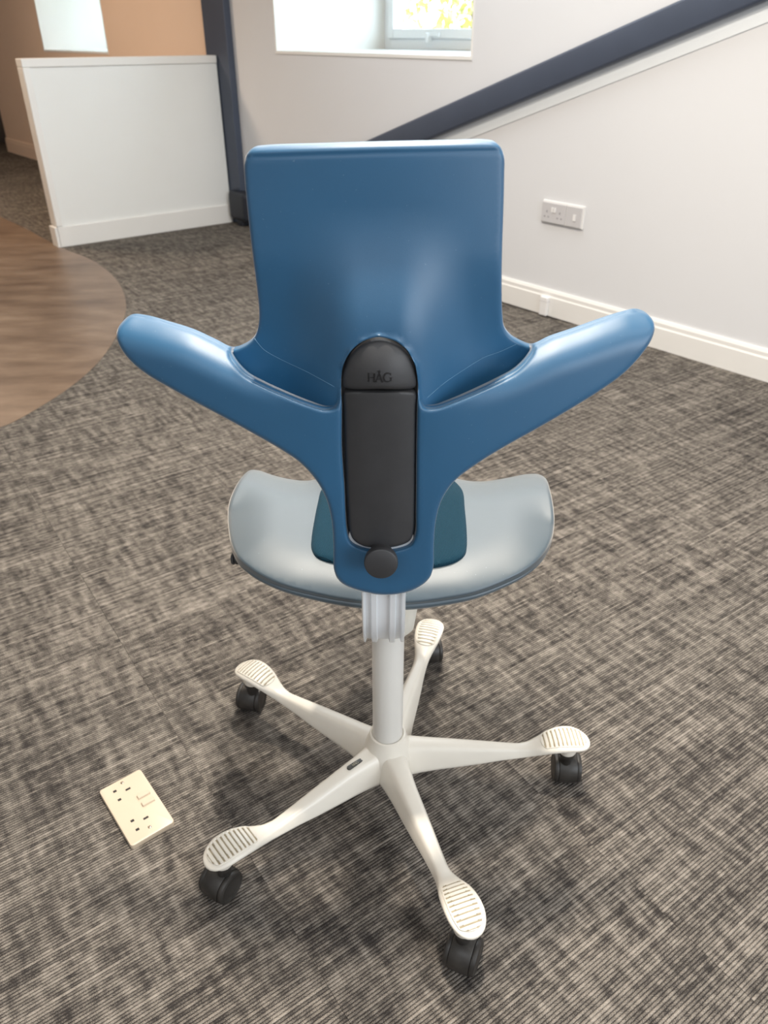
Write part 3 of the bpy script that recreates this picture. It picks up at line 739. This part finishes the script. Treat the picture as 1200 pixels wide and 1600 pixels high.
ch_out = spline([(532,700),(531,600),(537,560),(560,530),(592,522),(624,530),(648,560),(656,600),(654,700),(653,835),(625,838),(560,838),(541,835)], 5)
cpart(shell('slot_channel', ch_out, [], lambda P: at_y(P[:,0], P[:,1], np.full(len(P), .788)), (0,.004,0), 14, M_BLACK, None))
M_LINE = simple('mould_line_pale', (0.11, 0.24, 0.37), 0.5)
for pts in ([(398,529),(411,545),(440,562),(480,581),(522,604)], [(806,538),(782,549),(757,558),(724,578),(692,600),(668,621)]):
    L = spline(pts, 4, False); Q = back_fn(L)-np.array([0,.0001,0]); b = bmesh.new()
    R_ = [[b.verts.new((q[0]+.0004*math.cos(k*PI/3), q[1]+.0004*math.sin(k*PI/3), q[2]+.0004*math.sin(k*PI/3)*.6)) for k in range(6)] for q in Q]
    for a_, c_ in zip(R_, R_[1:]):
        for k in range(6): b.faces.new([a_[k], a_[(k+1)%6], c_[(k+1)%6], c_[k]])
    obj('mould_line', b, M_LINE, back, True)
clip_out = spline([(550,828),(640,828),(646,838),(641,848),(622,857),(597,859),(568,856),(551,847),(545,838)], 5)
cpart(shell('slot_clip', clip_out, [], lambda P: at_y(P[:,0], P[:,1], np.full(len(P), .7795)), (0,.004,0), 10, M_ALU, None))
# black spine cover in the slot, cap above it, adjusting knob
cov_out = spline([(537,640),(537,617),(539,613),(547,611),(592,611),(639,611),(648,613),(650,617),(650,640),(649,720),(648,800),(646,832),(640,845),(622,853),(595,856),(568,853),(553,844),(547,832),(543,790),(539,700)], 4)
def cov_fn(P):
    d_ = dist(P, cov_out); Y = .7665+.008*np.abs((P[:,0]-594)/54)**2.5+.004*np.clip(1-d_/4, 0, 1)**2
    return at_y(P[:,0], P[:,1], Y)
spine = cpart(shell('spine_cover', cov_out, [], cov_fn, (0,.010,0), 7, M_BLACK, None))
cap_out = spline([(537,604),(536,588),(540,571),(550,551),(567,537),(592,530),(618,537),(636,551),(646,571),(650,588),(649,604),(640,608),(592,608),(546,608)], 4)
def cap_y(P):
    r2 = ((P[:,0]-593)/57)**2+((np.minimum(P[:,1], 600)-600)/72)**2
    return .7625+.015*r2
def cap_fn(P):
    d_ = dist(P, cap_out); Y = cap_y(P)+.004*np.clip(1-d_/5, 0, 1)**2
    return at_y(P[:,0], P[:,1], Y)
cap = cpart(shell('spine_cap', cap_out, [], cap_fn, (0,.012,0), 6, M_BLACK, None))
lc = at_y(592.5, 597, cap_y(np.array([[592.5, 597.]]))[0])
lt = letters(.0098, .0005)
lt.transform(Matrix.Translation(lc) @ Matrix.Rotation(PI/2, 4, 'X'))
for v in lt.verts: v.co.y += .015*(((v.co.x-lc[0])/.0345)**2) - .0002
o = obj('lettering', lt, simple('lettering_black', (.010,.010,.011), .35), cap)
kc = at_y(595.5, 868, .762)
knob_prof = [(.0150,-.004),(.0150,.010),(.0188,.0105),(.0200,.012),(.0203,.019),(.0196,.0215),(.0180,.0225),(.002,.0228)]
cpart(obj('adjusting_knob', lathe(knob_prof, 44, frame_to((0,-1,.12), kc)), M_BLACK, None, True, 40))

# ------------------------------------------------------------------ outside the windows
gr = structure(obj('ground', wall_box(S0-3, S1+3, -9, -JD-0.03, -0.25, -0.15), M_GRASS))
def hedge_plant(s, n, h, wdt, nl, label):
    base = wp(s, n, -0.15); r = empty('garden_shrub', base, label, 'shrub', None)
    st = bmesh.new()
    for k in range(5):
        a = random.uniform(0, 2*PI); tip = Vector((math.cos(a)*wdt*.3, math.sin(a)*wdt*.3, h*.8))
        b = lathe([(.02,0),(.012,tip.length*.6),(.004,tip.length)], 7, frame_to(tip, (0,0,0))); me = bpy.data.meshes.new('t'); b.to_mesh(me); b.free(); st.from_mesh(me); bpy.data.meshes.remove(me)
    obj('stems', st, M_BARK, r)
    V, F = [], []
    for i in range(nl):
        a = random.uniform(0, 2*PI); q = random.random()**.5; z = h*(.12+.88*random.random()); k = wdt*.55*q*(1.05-.45*z/h)
        c = Vector((math.cos(a)*k, math.sin(a)*k, z)); e = Matrix.Rotation(random.uniform(0,2*PI),3,'Z') @ Matrix.Rotation(random.uniform(-1.1,1.1),3,'X')
        l, b_ = random.uniform(.05,.10), random.uniform(.022,.04); s0 = len(V)
        for x, y, zz in ((0,-l,0),(b_,0,.008),(0,l,0),(-b_,0,.008)): V.append(tuple(c+e @ Vector((x,y,zz))))
        F += [(s0,s0+1,s0+2),(s0,s0+2,s0+3)]
    me = bpy.data.meshes.new('foliage'); me.from_pydata(V, [], F); fo = link('foliage', me, M_LEAF, r); fo['kind'] = 'stuff'
hedge_plant(2.6, -3.2, 2.6, 1.5, 2600, 'yellow-green garden shrub outside the window, behind its left half')
hedge_plant(3.9, -5.2, 2.9, 1.7, 2600, 'yellow-green garden shrub outside the window, further back along the wall')
hedge_plant(5.2, -3.4, 2.5, 1.6, 2200, 'yellow-green garden shrub outside, furthest left of the garden shrubs')
